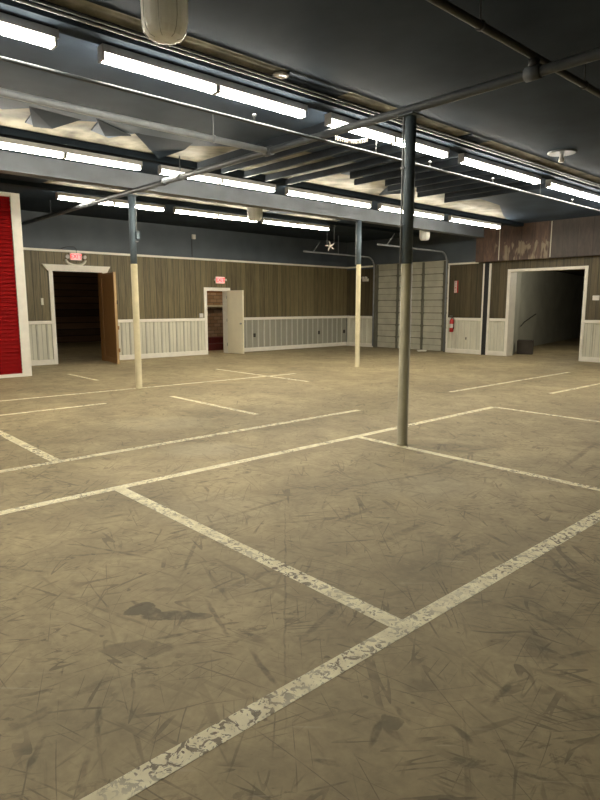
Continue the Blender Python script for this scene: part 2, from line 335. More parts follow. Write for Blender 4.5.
def dup(root, loc, label, rz=None):
    r = root.copy(); C.objects.link(r); r.location = loc; r['label'] = label
    if rz is not None: r.rotation_euler = (0, 0, rz)
    for ch in root.children:
        c = ch.copy(); C.objects.link(c); c.parent = r
        for g in ch.children:
            d = g.copy(); C.objects.link(d); d.parent = c
    return r
def text(name, s, size, mat, parent, loc, rot, depth=0.002, align='CENTER'):
    cu = bpy.data.curves.new(name, 'FONT'); cu.body = s; cu.size = size; cu.extrude = depth; cu.align_x = align; cu.align_y = 'CENTER'; cu.resolution_u = 3; cu.offset = 0.0015
    tmp = bpy.data.objects.new('tmp', cu); C.objects.link(tmp)
    bpy.context.view_layer.update()
    dg = bpy.context.evaluated_depsgraph_get(); me = bpy.data.meshes.new_from_object(tmp.evaluated_get(dg))
    bpy.data.objects.remove(tmp); me.materials.clear(); me.materials.append(mat)
    o = bpy.data.objects.new(name, me); C.objects.link(o); o.parent = parent; o.location = loc; o.rotation_euler = rot
    return o

XW, YW = -16.6, 17.6      # room side of the left wall and of the back wall
ZC = 4.0                  # underside of the dark ceiling
RX, FY = 6.5, -6.0        # right and front walls, out of view
# ------------------------------------------------------------------ large structure
bm = bmesh.new(); bx(bm, -30, RX + .2, FY - .2, 34, -0.2, 0); struct(obj('floor', bm, M['floor']))
struct(box('wall_right', M['dim'], RX, RX + .2, FY - .2, YW + .2, 0, 4.3))
struct(box('wall_front', M['dim'], XW - .2, RX + .2, FY - .2, FY, 0, 4.3))
# left wall with its two door openings
D1, D2 = (6.12, 7.53, 2.50), (11.0, 11.83, 2.06)
bm = bmesh.new()
for (a, b, z0) in ((FY, D1[0], 0), (D1[0], D1[1], D1[2]), (D1[1], D2[0], 0), (D2[0], D2[1], D2[2]), (D2[1], YW + .2, 0)):
    bx(bm, XW - .25, XW, a, b, z0, 4.3)
wl = struct(obj('wall_left', bm, M['navy']))
def spans(holes, a, b):
    out = []; c = a
    for h0, h1, hz in holes: out.append((c, h0)); c = h1
    out.append((c, b)); return out
bm = bmesh.new()
for a, b in spans([D1, D2], 4.7, YW): bx(bm, XW, XW + .02, a, b, 1.1, 3.02)
bx(bm, XW, XW + .02, D1[0], D1[1], D1[2], 3.02); bx(bm, XW, XW + .02, D2[0], D2[1], D2[2], 3.02)
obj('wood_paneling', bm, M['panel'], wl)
def ribbed_x(bm, x, sgn, a, b, z0, z1, pitch, along='Y'):
    """ribbed sheet: flat pan with trapezoid ribs every pitch"""
    prof = []; u = a
    prof.append((a, 0.012))
    k = math.ceil(a / pitch)
    while k * pitch < b - .03:
        c = k * pitch
        if c - .03 > a: prof += [(c - .030, .012), (c - .016, .034), (c + .016, .034), (c + .030, .012)]
        k += 1
    prof.append((b, 0.012))
    vs = []
    for (u, d) in prof:
        row = []
        for z in (z0, z1):
            row.append(bm.verts.new((x + sgn * d, u, z) if along == 'Y' else (u, x + sgn * d, z)))
        vs.append(row)
    for r0, r1 in zip(vs, vs[1:]): bm.faces.new((r0[0], r1[0], r1[1], r0[1]))
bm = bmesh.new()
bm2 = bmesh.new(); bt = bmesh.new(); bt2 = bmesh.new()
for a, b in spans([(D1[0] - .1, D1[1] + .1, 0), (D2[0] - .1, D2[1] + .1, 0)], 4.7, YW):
    far = a > 11  # far sheet darker and battens paler: light on the ribs put into colour
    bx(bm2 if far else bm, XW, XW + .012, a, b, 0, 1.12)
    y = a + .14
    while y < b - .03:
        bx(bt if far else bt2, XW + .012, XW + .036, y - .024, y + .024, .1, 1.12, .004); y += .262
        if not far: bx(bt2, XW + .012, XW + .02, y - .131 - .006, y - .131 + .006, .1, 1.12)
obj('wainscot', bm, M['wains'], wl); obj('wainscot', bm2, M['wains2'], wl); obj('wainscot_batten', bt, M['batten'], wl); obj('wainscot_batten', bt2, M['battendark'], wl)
# trims of the left wall
bm = bmesh.new(); bx(bm, XW, XW + .035, 4.7, YW, 3.01, 3.07, .006); struct(obj('trim_1', bm, M['white']))
bm = bmesh.new()
for a, b in spans([(D1[0] - .1, D1[1] + .1, 0), (D2[0] - .1, D2[1] + .1, 0)], 4.7, YW - .01): bx(bm, XW, XW + .055, a, b, 1.09, 1.18, .008)
struct(obj('trim_2', bm, M['white']))
bm = bmesh.new()
for a, b in spans([(D1[0] - .1, D1[1] + .1, 0), (D2[0] - .1, D2[1] + .1, 0)], 4.7, YW - .01): bx(bm, XW, XW + .05, a, b, 0, .14, .008)
struct(obj('baseboard_left', bm, M['white']))
# back wall
GD = (-15.07, -11.97, 3.10); DW = (-9.63, -7.36, 2.62)
bm = bmesh.new()
for (a, b, z0) in ((XW - .25, GD[0], 0), (GD[0], GD[1], GD[2]), (GD[1], DW[0], 0), (DW[0], DW[1], DW[2]), (DW[1], RX + .2, 0)):
    bx(bm, a, b, YW, YW + .25, z0, 4.3)
wb = struct(obj('wall_back', bm, M['navy']))
bm = bmesh.new()
for a, b in ((XW + .02, GD[0] - .06), (GD[1] + .12, DW[0]), (DW[1], RX)): bx(bm, a, b, YW - .02, YW, 1.1, 2.95)
bx(bm, DW[0], DW[1], YW - .02, YW, DW[2], 2.95)
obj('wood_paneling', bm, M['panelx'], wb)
bm = bmesh.new()
for a, b in ((XW + .05, GD[0] - .06), (GD[1] + .12, -10.53), (-10.30, DW[0] - .08), (DW[1] + .08, RX)): ribbed_x(bm, YW, -1, a, b, 0.0, 1.12, 0.235, 'X')
obj('wainscot', bm, M['wains'], wb)
bm = bmesh.new()
for a, b in ((GD[1] + .12, -10.53), (-10.30, DW[0] - .08), (DW[1] + .08, RX)):
    x = a + .08
    while x < b - .04: bx(bm, x - .006, x + .006, YW - .018, YW - .012, .14, 1.09); x += .1175
obj('wainscot_groove', bm, M['battendark'], wb)
bm = bmesh.new()
for a, b in ((XW + .05, GD[0] - .08), (GD[1] + .12, -10.5), (-10.32, DW[0] - .08), (DW[1] + .08, RX)): bx(bm, a, b, YW - .055, YW, 1.09, 1.18, .008)
struct(obj('trim_3', bm, M['white']))
bm = bmesh.new()
for a, b in ((XW + .05, GD[0] - .08), (GD[1] + .12, -10.5), (-10.32, DW[0] - .08), (DW[1] + .08, RX)): bx(bm, a, b, YW - .05, YW, 0, .14, .008)
struct(obj('baseboard_back', bm, M['white']))
bm = bmesh.new(); bx(bm, XW, GD[0] - .06, YW - .035, YW, 3.01, 3.07); bx(bm, GD[1], -10.76, YW - .035, YW, 2.92, 2.98, .006)
struct(obj('trim_4', bm, M['white']))
# rust stained sheets high on the back wall, proud of the boards below
bm = bmesh.new(); bx(bm, -10.76, RX, YW - .22, YW - .001, 2.95, ZC)
struct(obj('wall_back_upper', bm, M['rust']))
bm = bmesh.new()
for x in (-9.95, -8.32, -5.9): bx(bm, x - .012, x + .012, YW - .232, YW - .22, 2.97, ZC - .01)
struct(obj('trim_5', bm, M['wains']))
# ------------------------------------------------------------------ ceiling
CE = M['ceil']
bm = bmesh.new(); bx(bm, -30, RX + .2, FY - .2, 34, 4.02, 4.3); struct(obj('ceiling', bm, M['deck']))
def strip(bm, left, right, z0=ZC, z1=4.015):
    """slab between two polylines of (x, y) that run the same way"""
    def quad(a, b, c, d):
        lo = [bm.verts.new((*p, z0)) for p in (a, b, c, d)]; hi = [bm.verts.new((*p, z1)) for p in (a, b, c, d)]
        bm.faces.new(lo); bm.faces.new(hi[::-1])
        for i in range(4): bm.faces.new((lo[i], lo[(i + 1) % 4], hi[(i + 1) % 4], hi[i]))
    for i in range(len(left) - 1): quad(left[i], right[i], right[i + 1], left[i + 1])
# ragged opening edge above the middle row
rag = [(-6.0, -8.2), (1.0, -8.25), (2.2, -8.15), (2.6, -8.35), (2.9, -8.0), (3.0, -8.75), (3.25, -8.85), (3.45, -8.2), (3.7, -8.05), (3.8, -8.5), (4.15, -8.7), (4.35, -8.15), (4.6, -8.45), (4.9, -8.9), (5.05, -8.75), (5.15, -8.35), (5.6, -8.0), (5.95, -7.75),
       (6.3, -7.4), (7.2, -7.3), (8.3, -7.3), (8.4, -8.1), (9.5, -7.9), (9.9, -8.3), (10.1, -8.0), (11.2, -7.95), (11.9, -7.8), (12.4, -7.9), (12.5, -8.5), (12.7, -7.8), (13.8, -7.95), (14.5, -8.3), (15.4, -8.75), (16.3, -9.1), (16.45, -9.15), (17.55, -9.1)]
bm = bmesh.new()
strip(bm, [(x, y) for y, x in rag], [(-5.30, y) for y, x in rag])
struct(obj('ceiling_cover', bm, M['ceilsatin'])); bm = bmesh.new()
sub = [(-6.0, 1)] ; 
strip(bm, [(-16.6, FY), (-16.6, YW)], [(-12.98, FY), (-12.98, YW)])
strip(bm, [(-12.98, FY), (-12.98, 4.6)], [(-9.3, FY), (-9.3, 4.6)])
r3 = [(4.6, -12.3), (6.4, -12.35), (6.6, -12.55), (6.9, -12.3), (8.3, -12.35), (9.9, -12.3), (10.3, -12.45), (10.35, -12.8), (10.7, -12.6), (11.1, -12.35), (12.2, -12.3), (12.9, -12.45), (13.1, -12.9), (17.6, -12.97)]
strip(bm, [(x, y) for y, x in r3], [(-9.3, y) for y, x in r3])
strip(bm, [(-5.02, FY), (-5.02, YW)], [(RX, FY), (RX, YW)])
# short dark pieces over the pale strip: dim gaps between tubes put into shape
for a, b in ((4.45, 5.35), (7.9, 8.4), (13.4, 13.9)): strip(bm, [(-5.3, a), (-5.3, b)], [(-5.02, a), (-5.02, b)])
struct(obj('ceiling_cover', bm, CE))
# beams the lights hang below
bm = bmesh.new()
for x0, x1, zb in ((-5.5, -5.28, 3.90), (-9.42, -9.18, 3.92), (-13.02, -12.76, 3.92)): bx(bm, x0, x1, FY, YW - .23, zb, 4.018)
struct(obj('ceiling_beams', bm, CE))
# torn flaps that hang from the covering
bm = bmesh.new()
for pts in ([(-8.0, 2.8, 4.0), (-8.75, 3.1, 3.97), (-8.6, 3.3, 3.95), (-8.1, 3.5, 4.0)], [(-8.2, 4.3, 4.0), (-8.9, 4.95, 3.98), (-8.95, 5.1, 3.90), (-8.5, 5.3, 3.99), (-8.1, 5.2, 4.0)], [(-7.9, 3.6, 4.0), (-8.5, 4.0, 3.96), (-8.3, 4.3, 3.98)], [(-8.3, 10.0, 4.0), (-8.8, 10.3, 3.93), (-8.3, 10.9, 4.0)]):
    a = [bm.verts.new(p) for p in pts]; b = [bm.verts.new((p[0], p[1], p[2] + .012)) for p in pts]
    bm.faces.new(a); bm.faces.new(b[::-1])
    for i in range(len(a)): bm.faces.new((a[i], a[(i + 1) % len(a)], b[(i + 1) % len(a)], b[i]))
struct(obj('ceiling_torn_cover', bm, CE))
# open joists between the near and middle rows
grp_j = 'bare joists between the near and middle light rows'
jy = [5.95 + .5 * i for i in range(13)]
for i, y in enumerate(jy):
    bm = bmesh.new(); bx(bm, -9.12 if y < 8.3 else -8.25 + .35 * (i % 2), -5.52, y - .025, y + .025, 3.89, 3.998)
    o = obj('ceiling_joist', bm, M['joist'])
    struct(o)

# ------------------------------------------------------------------ rooms behind the openings
rm = struct(box('wall_behind_door_1', M['logs'], -26.2, -26, 3.0, 16.0, 0, 4.018))
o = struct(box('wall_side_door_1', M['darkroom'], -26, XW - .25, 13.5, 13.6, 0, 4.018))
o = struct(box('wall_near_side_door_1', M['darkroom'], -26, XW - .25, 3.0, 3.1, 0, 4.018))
bm = bmesh.new(); bx(bm, -19.4, -19.2, 10.7, 15.5, 2.05, 4.018); struct(obj('wall_behind_door_2_top', bm, M['planks2']))
bm = bmesh.new(); bx(bm, -19.4, -19.2, 13.61, 15.5, 0.0, 2.05)
bx(bm, -19.4, -19.2, 10.7, 13.49, 0.0, 2.05); struct(obj('wall_behind_door_2', bm, M['brick']))
struct(box('trim_6', M['wains'], -19.2, -19.05, 10.75, 13.45, 1.52, 1.60))
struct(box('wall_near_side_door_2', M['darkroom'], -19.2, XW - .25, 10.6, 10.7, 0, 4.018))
bm = bmesh.new(); bx(bm, -19.05, -18.5, 10.75, 13.45, 0, .42); bx(bm, -18.5, -17.9, 10.75, 13.45, 0, .22)
tag(obj('entry_steps', bm, M['redstep']), 'dark red steps seen through the narrow doorway with the cream door', 'steps')
# corridor behind the big opening
bm = bmesh.new()
pl = [(-9.64, 17.96), (-10.95, 20.8), (-13.4, 33)]
for (a, b) in zip(pl, pl[1:]):
    lo = [bm.verts.new((a[0], a[1], 0)), bm.verts.new((b[0], b[1], 0)), bm.verts.new((b[0] - .2, b[1], 0)), bm.verts.new((a[0] - .2, a[1], 0))]
    hi = [bm.verts.new((q.co.x, q.co.y, 3.3)) for q in lo]
    bm.faces.new(lo[::-1]); bm.faces.new(hi)
    for i in range(4): bm.faces.new((lo[i], lo[(i + 1) % 4], hi[(i + 1) % 4], hi[i]))
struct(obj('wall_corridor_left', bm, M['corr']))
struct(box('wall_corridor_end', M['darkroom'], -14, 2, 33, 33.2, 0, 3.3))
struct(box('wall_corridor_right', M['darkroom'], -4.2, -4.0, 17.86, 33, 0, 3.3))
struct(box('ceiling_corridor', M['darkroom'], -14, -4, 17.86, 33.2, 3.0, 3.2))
bm = bmesh.new(); tube(bm, [(-10.86, 20.75, .84), (-11.02, 21.3, .97), (-11.29, 22.7, 1.25)], .02, 6)
tag(obj('handrail', bm, M['black']), 'thin dark rail slanting up the grey wall inside the wide opening', 'handrail')
b_ = box('storage_box', M['darkroom'], -.25, .25, -.3, .3, 0, .45, None, .01); b_.location = (-9.72, 18.95, 0); b_.rotation_euler = (0, 0, R(25))
tag(b_, 'low dark box on the floor just inside the wide opening', 'box')

# ------------------------------------------------------------------ red clad corner room
bm = bmesh.new(); bx(bm, XW, -14.24, FY, 4.60, 0, ZC - .001); rr = struct(obj('wall_near_left', bm, M['navy']))
bm = bmesh.new()
n = 46; z = .06; h = (3.93 - .06) / n
prev = None
for i in range(n):
    z0 = z + i * h
    for (d, zz) in ((.05, z0), (.012, z0 + h - .006), (.004, z0 + h)):
        row = [bm.verts.new((-14.24 + d, FY, zz)), bm.verts.new((-14.24 + d, 4.46, zz))]
        if prev: bm.faces.new((prev[0], prev[1], row[1], row[0]))
        prev = row
obj('red_siding', bm, M['red'], rr)
bm = bmesh.new(); bx(bm, -14.24, -14.18, 4.44, 4.64, 0, ZC - .005, .005); bx(bm, -14.24, -14.18, FY, 4.44, 3.91, ZC - .005, .005); bx(bm, -14.24, -14.18, FY, 4.44, 0, .075, .005)
bx(bm, -14.36, -14.24, 4.60, 4.64, 0, ZC - .005, .005)
struct(obj('trim_7', bm, M['white']))

# ------------------------------------------------------------------ doors
d = bpy.data.objects.new('door_1', None); C.objects.link(d); d.location = (0, 0, 0); struct(d)
bm = bmesh.new()
bx(bm, XW - .26, XW + .05, D1[0] - .1, D1[0] + .008, 0, D1[2], .003); bx(bm, XW, XW + .05, D1[1], D1[1] + .1, 0, D1[2], .006)
obj('casing', bm, M['white'], d)
bm = bmesh.new()   # flared crown
v0 = [(-5, 5)]
pa = [(D1[0] - .12, 2.5), (D1[1] + .12, 2.5), (D1[1] + .2, 2.67), (D1[0] - .28, 2.67)]
a = [bm.verts.new((XW, y, zz)) for y, zz in pa]; b = [bm.verts.new((XW + .06 + .05 * (zz > 2.6), y, zz)) for y, zz in pa]
bm.faces.new(a); bm.faces.new(b[::-1])
for i in range(4): bm.faces.new((a[i], a[(i + 1) % 4], b[(i + 1) % 4], b[i]))
obj('crown', bm, M['white'], d)
# jamb liner on the far side
box('jamb', M['wood'], XW - .24, XW - .001, D1[1] - .03, D1[1] - .001, 0, D1[2], d)
def leaf(parent, hinge, tip, z0, z1, th, mat, edge=None, stile=0.0, name='leaf'):
    hx, hy = hinge; tx, ty = tip; L = math.hypot(tx - hx, ty - hy); ang = math.atan2(ty - hy, tx - hx)
    bm = bmesh.new(); bx(bm, 0, L, -th / 2, th / 2, z0, z1, .004)
    if stile:
        for s in (-1, 1):
            y0, y1 = sorted((s * th / 2, s * (th / 2 + .012)))
            for (a0, a1, b0, b1) in ((0.005, stile, z0 + .003, z1 - .003), (L - stile, L - .005, z0 + .003, z1 - .003), (stile, L - stile, z1 - stile, z1 - .003), (stile, L - stile, z0 + .003, z0 + stile)):
                bx(bm, a0, a1, y0, y1, b0, b1, .003)
    return obj(name, bm, mat, parent, (hx, hy, 0), (0, 0, ang)), L
lf, L = leaf(d, (XW + .07, 7.46), (-15.2, 7.23), .03, 2.46, .045, M['wood'], stile=.13)
box('leaf_edge', M['woodedge'], L - .004, L + .004, -.026, .026, .03, 2.46, lf)
bm = bmesh.new(); bx(bm, L - .03, L + .012, .022, .045, 1.62, 1.72); obj('latch', bm, M['black'], lf)
for zz in (.35, .95):
    bm = bmesh.new(); bx(bm, L - .02, L + .05, .02, .05, zz, zz + .1); obj('bolt', bm, M['wood'], lf)
d = bpy.data.objects.new('door_2', None); C.objects.link(d); struct(d)
bm = bmesh.new()
bx(bm, XW - .26, XW + .04, D2[0] - .1, D2[0] + .008, 0, D2[2] + .1, .003); bx(bm, XW - .26, XW + .04, D2[1] - .008, D2[1] + .1, 0, D2[2] + .1, .003); bx(bm, XW - .26, XW + .04, D2[0], D2[1], D2[2] - .008, D2[2] + .1, .003)
obj('casing', bm, M['white'], d)
lf, L = leaf(d, (XW + .06, 11.80), (-15.72, 11.83), .02, 2.07, .045, M['cream'])
for s in (-1, 1):
    bm = bmesh.new(); tube(bm, [(L - .07, s * .022, 1.0), (L - .07, s * .05, 1.0), (L - .07, s * .055, 1.0), (L - .07, s * .085, 1.0)], [.018, .018, .032, .026], 12); obj('knob', bm, M['metal'], lf)
for zz in (.25, 1.05, 1.8):
    bm = bmesh.new(); tube(bm, [(-.01, -.03, zz), (-.01, -.03, zz + .1)], .012, 8); obj('hinge', bm, M['metal'], lf)
# overhead sectional door
d = bpy.data.objects.new('door_3', None); C.objects.link(d); struct(d)
bm = bmesh.new(); Y = YW + .03
ns = 14; sh = GD[2] / ns
for i in range(ns):
    z0 = i * sh + (.02 if i == 0 else 0)
    bx(bm, GD[0], GD[1], Y, Y + .04, z0, (i + 1) * sh - .012)
    bx(bm, GD[0], GD[1], Y - .012, Y + .04, (i + 1) * sh - .05, (i + 1) * sh - .012)
obj('leaf', bm, M['roll'], d)
bm = bmesh.new()
for i in range(1, ns): bx(bm, GD[0], GD[1], Y + .005, Y + .03, i * sh - .013, i * sh + .001)
for i in (2, 4, 6, 8, 10, 12): bx(bm, GD[0], GD[1], Y - .02, Y - .012, i * sh - .015, i * sh + .012)
obj('section_joint', bm, M['rolldark'], d)
for x in (-15.02, -14.05, -12.93, -12.05):
    bm = bmesh.new(); bx(bm, x - .045, x + .045, Y - .045, Y - .012, .03, GD[2] - .03, .004)
    for i in range(1, 7): bx(bm, x - .06, x + .06, Y - .05, Y - .012, i * 2 * sh - .05, i * 2 * sh + .03)
    obj('stile', bm, M['rolldark'], d)
for x in (-15.14, -11.94):
    bm = bmesh.new(); y = YW - .07
    pts = [(x, y, .05), (x, y, 3.0)] + [(x, y - .35 * (1 - math.cos(a)), 3.0 + .35 * math.sin(a)) for a in (R(20), R(40), R(60), R(80), R(90))] + [(x, 13.95, 3.37)]
    tube(bm, pts, .028, 6); obj('track', bm, M['dullpipe'], d)
    bm = bmesh.new(); tube(bm, [(x, 14.4, 3.39), (x + .12, 14.6, 3.72)], .012, 6); tube(bm, [(x, 15.6, 3.39), (x, 15.6, 3.998)], .012, 6); obj('track_hanger', bm, M['dullpipe'], d)
bm = bmesh.new(); bx(bm, GD[1] + .0, GD[1] + .12, YW - .03, YW, 0, 2.95, .005); obj('casing', bm, M['white'], d)
bm = bmesh.new(); bx(bm, -15.16, -15.06, YW - .04, YW + .02, 0, 3.1); obj('track_angle', bm, M['rolldark'], d)
bm = bmesh.new(); bx(bm, -11.97, -11.90, YW - .045, YW - .0301, 0, 3.1)
for i in range(6): bx(bm, -11.99, -11.88, YW - .055, YW - .045, .3 + i * .5, .36 + i * .5)
obj('track_angle', bm, M['rolldark'], d)
# wide opening casing
d = bpy.data.objects.new('door_4', None); C.objects.link(d); struct(d)
bm = bmesh.new()
bx(bm, DW[0] - .09, DW[0] + .01, YW - .04, 17.95, 0, DW[2] + .07, .003); bx(bm, DW[1] - .01, DW[1] + .08, YW - .04, YW + .26, 0, DW[2] + .07, .003); bx(bm, DW[0], DW[1], YW - .04, YW + .26, DW[2] - .01, DW[2] + .07, .003)
obj('casing', bm, M['white'], d)
# black post in the back wall with white edges
p = thing('steel_column', 'slim black column with white edge strips in the back wall left of the wide opening', 'column', (-10.42, YW - .03, 0))
box('post', M['black'], -.075, .075, -.05, .0295, 0, 2.945, p)
for x0 in (-.135, .08): box('edge_strip', M['white'], x0, x0 + .055, -.045, .005, 0, 2.90, p)

# ------------------------------------------------------------------ girder and posts
g = thing('ceiling_girder', 'long grey painted girder under the ceiling behind the middle light row', 'beam', (-10.6, 0, 0))
bm = bmesh.new(); bx(bm, -.1, .1, FY + .01, YW - .001, 3.98, 3.999); bx(bm, .07, .1, FY + .01, YW - .001, 3.72, 3.98); bx(bm, -.1, -.07, FY + .01, YW - .001, 3.72, 3.98)
bx(bm, -.13, .13, FY + .01, YW - .001, 3.70, 3.72); obj('web', bm, M['girder'], g)
def post(x, y, ztop, zsplit, low, label, conduit=True, jbox=False, side=(1, 0)):
    t_ = thing('support_post', label, 'post', (x, y, 0), 0, 'round support posts standing in the hall')
    bm = bmesh.new(); tube(bm, [(0, 0, zsplit), (0, 0, ztop)], .06, 20); obj('upper_shaft', bm, M['postdark'], t_)
    bm = bmesh.new(); tube(bm, [(0, 0, 0), (0, 0, .012), (0, 0, .0121), (0, 0, zsplit)], [.066, .066, .0615, .0615], 20); obj('lower_shaft', bm, M[low], t_)
    bm = bmesh.new(); bx(bm, -.10, .10, -.10, .10, ztop - .015, ztop, .003); obj('cap_plate', bm, M['postdark'], t_)
    if conduit:
        cx, cy = side[0] * .075, side[1] * .075
        bm = bmesh.new(); tube(bm, [(cx, cy, jbox or zsplit), (cx, cy, ztop - .02)], .011, 8)
        for k in range(2):
            zz = zsplit + .4 + k * .6
            bx(bm, min(cx, cx * .7) - .02, max(cx, cx * .7) + .02, min(cy, cy * .7) - .02, max(cy, cy * .7) + .02, zz, zz + .02)
        obj('conduit', bm, M['dullpipe'], t_)
    if jbox:
        cx, cy = side[0] * .085, side[1] * .085
        bm = bmesh.new(); bx(bm, cx - .035, cx + .035, cy - .035, cy + .035, jbox - .14, jbox, .004); obj('junction_box', bm, M['postdark'], t_)
    return t_
rt = (math.cos(R(47.7)), math.sin(R(47.7)))
post(-4.23, 5.45, 3.60, 2.05, 'postolive', 'nearest round post, olive below and slate above, standing on the floor near the middle', True, False, (-rt[0], -rt[1]))
post(-10.62, 5.45, 3.60, 2.36, 'postcream', 'round post with cream lower part in front of the open brown door', True, 2.95, rt)
post(-10.58, 11.65, 3.70, 2.62, 'postcream', 'farthest round post, cream below, standing left of the grey overhead door', True, False, (-rt[0], -rt[1]))

# ------------------------------------------------------------------ pipes
mp = thing('sprinkler_main_pipe', 'thick slate pipe crossing the hall on top of the two nearer posts', 'pipe', (0, 5.45, 3.66))
bm = bmesh.new(); tube(bm, [(-16.55, 0, 0), (RX - .02, 0, 0)], .045, 16); obj('run', bm, M['midpipe'], mp)
for x in (-6.62, -9.4, -2.87, 1.2):
    bm = bmesh.new(); tube(bm, [(x - .07, 0, 0), (x + .07, 0, 0)], .062, 16)
    obj('coupling', bm, M['midpipe'], mp)
for x in (-14.6, -8.9, -1.5, 3.8):
    bm = bmesh.new(); tube(bm, [(x, 0, .04), (x, 0, .335)], .008, 6); tube(bm, [(x - .015, 0, 0), (x + .015, 0, 0)], .055, 12); obj('hanger', bm, M['midpipe'], mp)
bp = thing('sprinkler_branch_pipe', 'fat pale grey pipe running between the near and middle light rows', 'pipe', (-6.62, 0, 3.66))
bm = bmesh.new(); tube(bm, [(0, FY + .02, 0), (0, 5.39, 0)], .04, 14); obj('run', bm, M['dullpipe'], bp)
for y in (-3, 0.6, 4.55):
    bm = bmesh.new(); tube(bm, [(0, y, .02), (0, y, .335)], .008, 6); tube(bm, [(0, y - .02, 0), (0, y + .02, 0)], .048, 12); obj('hanger', bm, M['dullpipe'], bp)
bp = thing('thin_branch_pipe', 'thin pale pipe with small upright sprinklers beside the near light row', 'pipe', (-5.53, 0, 3.585))
bm = bmesh.new(); tube(bm, [(0, FY + .02, 0), (0, YW - .25, 0)], .018, 10); obj('run', bm, M['midpipe'], bp)
for y in (-2, 1.0, 4.35, 7.6, 9.35, 12.35, 15.4):
    bm = bmesh.new(); tube(bm, [(0, y, .01), (0, y, .07), (0, y, .071), (0, y, .09)], [.012, .012, .022, .022], 8); obj('sprinkler_head', bm, M['dullpipe'], bp)
for y in (-4, 6.4, 11.0, 14.2):
    bm = bmesh.new(); tube(bm, [(0, y, .01), (0, y, .414)], .006, 6); obj('hanger', bm, M['dullpipe'], bp)
bp = thing('black_ceiling_pipe', 'black pipe crossing above the thick pipe at the upper right', 'pipe', (-2.87, 0, 3.80))
bm = bmesh.new(); tube(bm, [(0, FY + .02, 0), (0, YW - .25, 0)], .032, 12); obj('run', bm, M['darkpipe'], bp)
for y in (-2, 1.5, 4.55, 6.5, 9.8, 13):
    bm = bmesh.new(); tube(bm, [(0, y, .02), (0, y, .199)], .008, 6); tube(bm, [(0, y - .015, 0), (0, y + .015, 0)], .042, 12); obj('hanger', bm, M['darkpipe'], bp)
bm = bmesh.new(); tube(bm, [(0, 5.45, -.09), (0, 5.45, -.03)], .05, 12); obj('riser', bm, M['darkpipe'], bp)
for (x, lab, mt) in ((-5.22, 'thin bright conduit along the beam beside the near light row', 'dullpipe'), (-5.13, 'thin slate conduit nearest the pale ceiling strip of the near light row', 'midpipe')):
    bm = bmesh.new(); tube(bm, [(x, FY + .02, 3.93), (x, YW - .25, 3.93)], .013, 8); tag(obj('electrical_conduit', bm, M[mt]), lab, 'conduit')
bm = bmesh.new()
pts = [(-5.78, 5.95, 3.68)]; a0 = Vector((-5.76, 5.98, 3.70)); a1 = Vector((-5.50, 6.15, 3.82)); 
pts = []
A = Vector((-5.53, 5.62, 3.655)); B = Vector((-5.385, 6.08, 3.685)); dd = (B - A).normalized(); u_ = dd.orthogonal().normalized(); v_ = dd.cross(u_)
for i in range(15 * 10 + 1):
    th_ = i / 10 * 2 * PI; pts.append(A + (B - A) * (i / 150) + (u_ * math.cos(th_) + v_ * math.sin(th_)) * .022 - Vector((0, 0, .04 * math.sin(PI * i / 150))))
tube(bm, pts, .006, 5); tag(obj('coiled_cord', bm, M['signwhite']), 'white coiled cord stretched beside the near lights left of the nearest post', 'cord')

# ------------------------------------------------------------------ fluorescent strips
LEN = 2.48
def make_strip(label, loc, group):
    t_ = thing('strip_light', label, 'ceiling light', loc, 0, group)
    bm = bmesh.new(); bx(bm, -.055, .055, 0, LEN, .045, .115, .006); obj('housing', bm, M['house'], t_)
    for x in (-.03, .03):
        for k in range(2):
            bm = bmesh.new(); y0 = .02 + k * (LEN / 2); tube(bm, [(x, y0, 0), (x, y0 + LEN / 2 - .065, 0)], .019, 10); obj('tube', bm, M['tube'], t_)
    for y in (0.0, LEN / 2 - .035, LEN / 2 , LEN - .04):
        bm = bmesh.new(); bx(bm, -.055, .055, y, y + .02, -.022, .045, .002); obj('lamp_holder', bm, M['house'], t_)
    for y in (.35, LEN - .35):
        bm = bmesh.new(); tube(bm, [(0, y, .115), (0, y, .131)], .01, 6); obj('mount', bm, M['house'], t_)
    return t_
ordn = ['first', 'second', 'third', 'fourth', 'fifth', 'sixth', 'seventh']
proto = None
rows = [('nearest row, above the floor lines', -5.46, [-3.17, -.30, 2.56, 5.42, 8.29, 11.15, 14.0], 'strip lights of the near row',
         ['behind the camera end of the near row', 'cut by the left edge of the picture, near row, topmost left', 'between the picture left edge light and the coiled cord, near row', 'running behind the nearest post, near row', 'just right of the nearest post, near row', 'at the upper right edge below the ceiling disc', 'last one beyond the right picture edge, near row']),
        ('middle', -9.26, [-3.1, -.30, 2.47, 5.28, 8.07, 10.86, 13.65], 'strip lights of the middle row',
         ['first of the middle row, left of the picture', 'second of the middle row, left of the picture', 'at the left picture edge above the red wall, middle row', 'crossed by the thick pipe right of the second post', 'above the farthest post, under the open joists, middle row', 'running behind the nearest post, middle row', 'above the rust stained wall sheets, middle row']),
        ('far', -12.84, [4.93, 7.67, 10.33], 'strip lights of the far row',
         ['nearest the red wall, passing behind the slate and cream post, far row', 'middle one of three in the far row, over the narrow cream door', 'at the right end of the far row, left of the farthest post'])]
for nm, x, ys, gname, labs in rows:
    for y, lb in zip(ys, labs):
        lab = 'lit fluorescent strip light ' + lb
        if len(lab.split()) > 16: lab = 'lit strip light ' + lb
        if proto is None: proto = make_strip(lab, (x, y, 3.77), gname)
        else:
            o = dup(proto, (x, y, 3.77), lab); o['group'] = gname

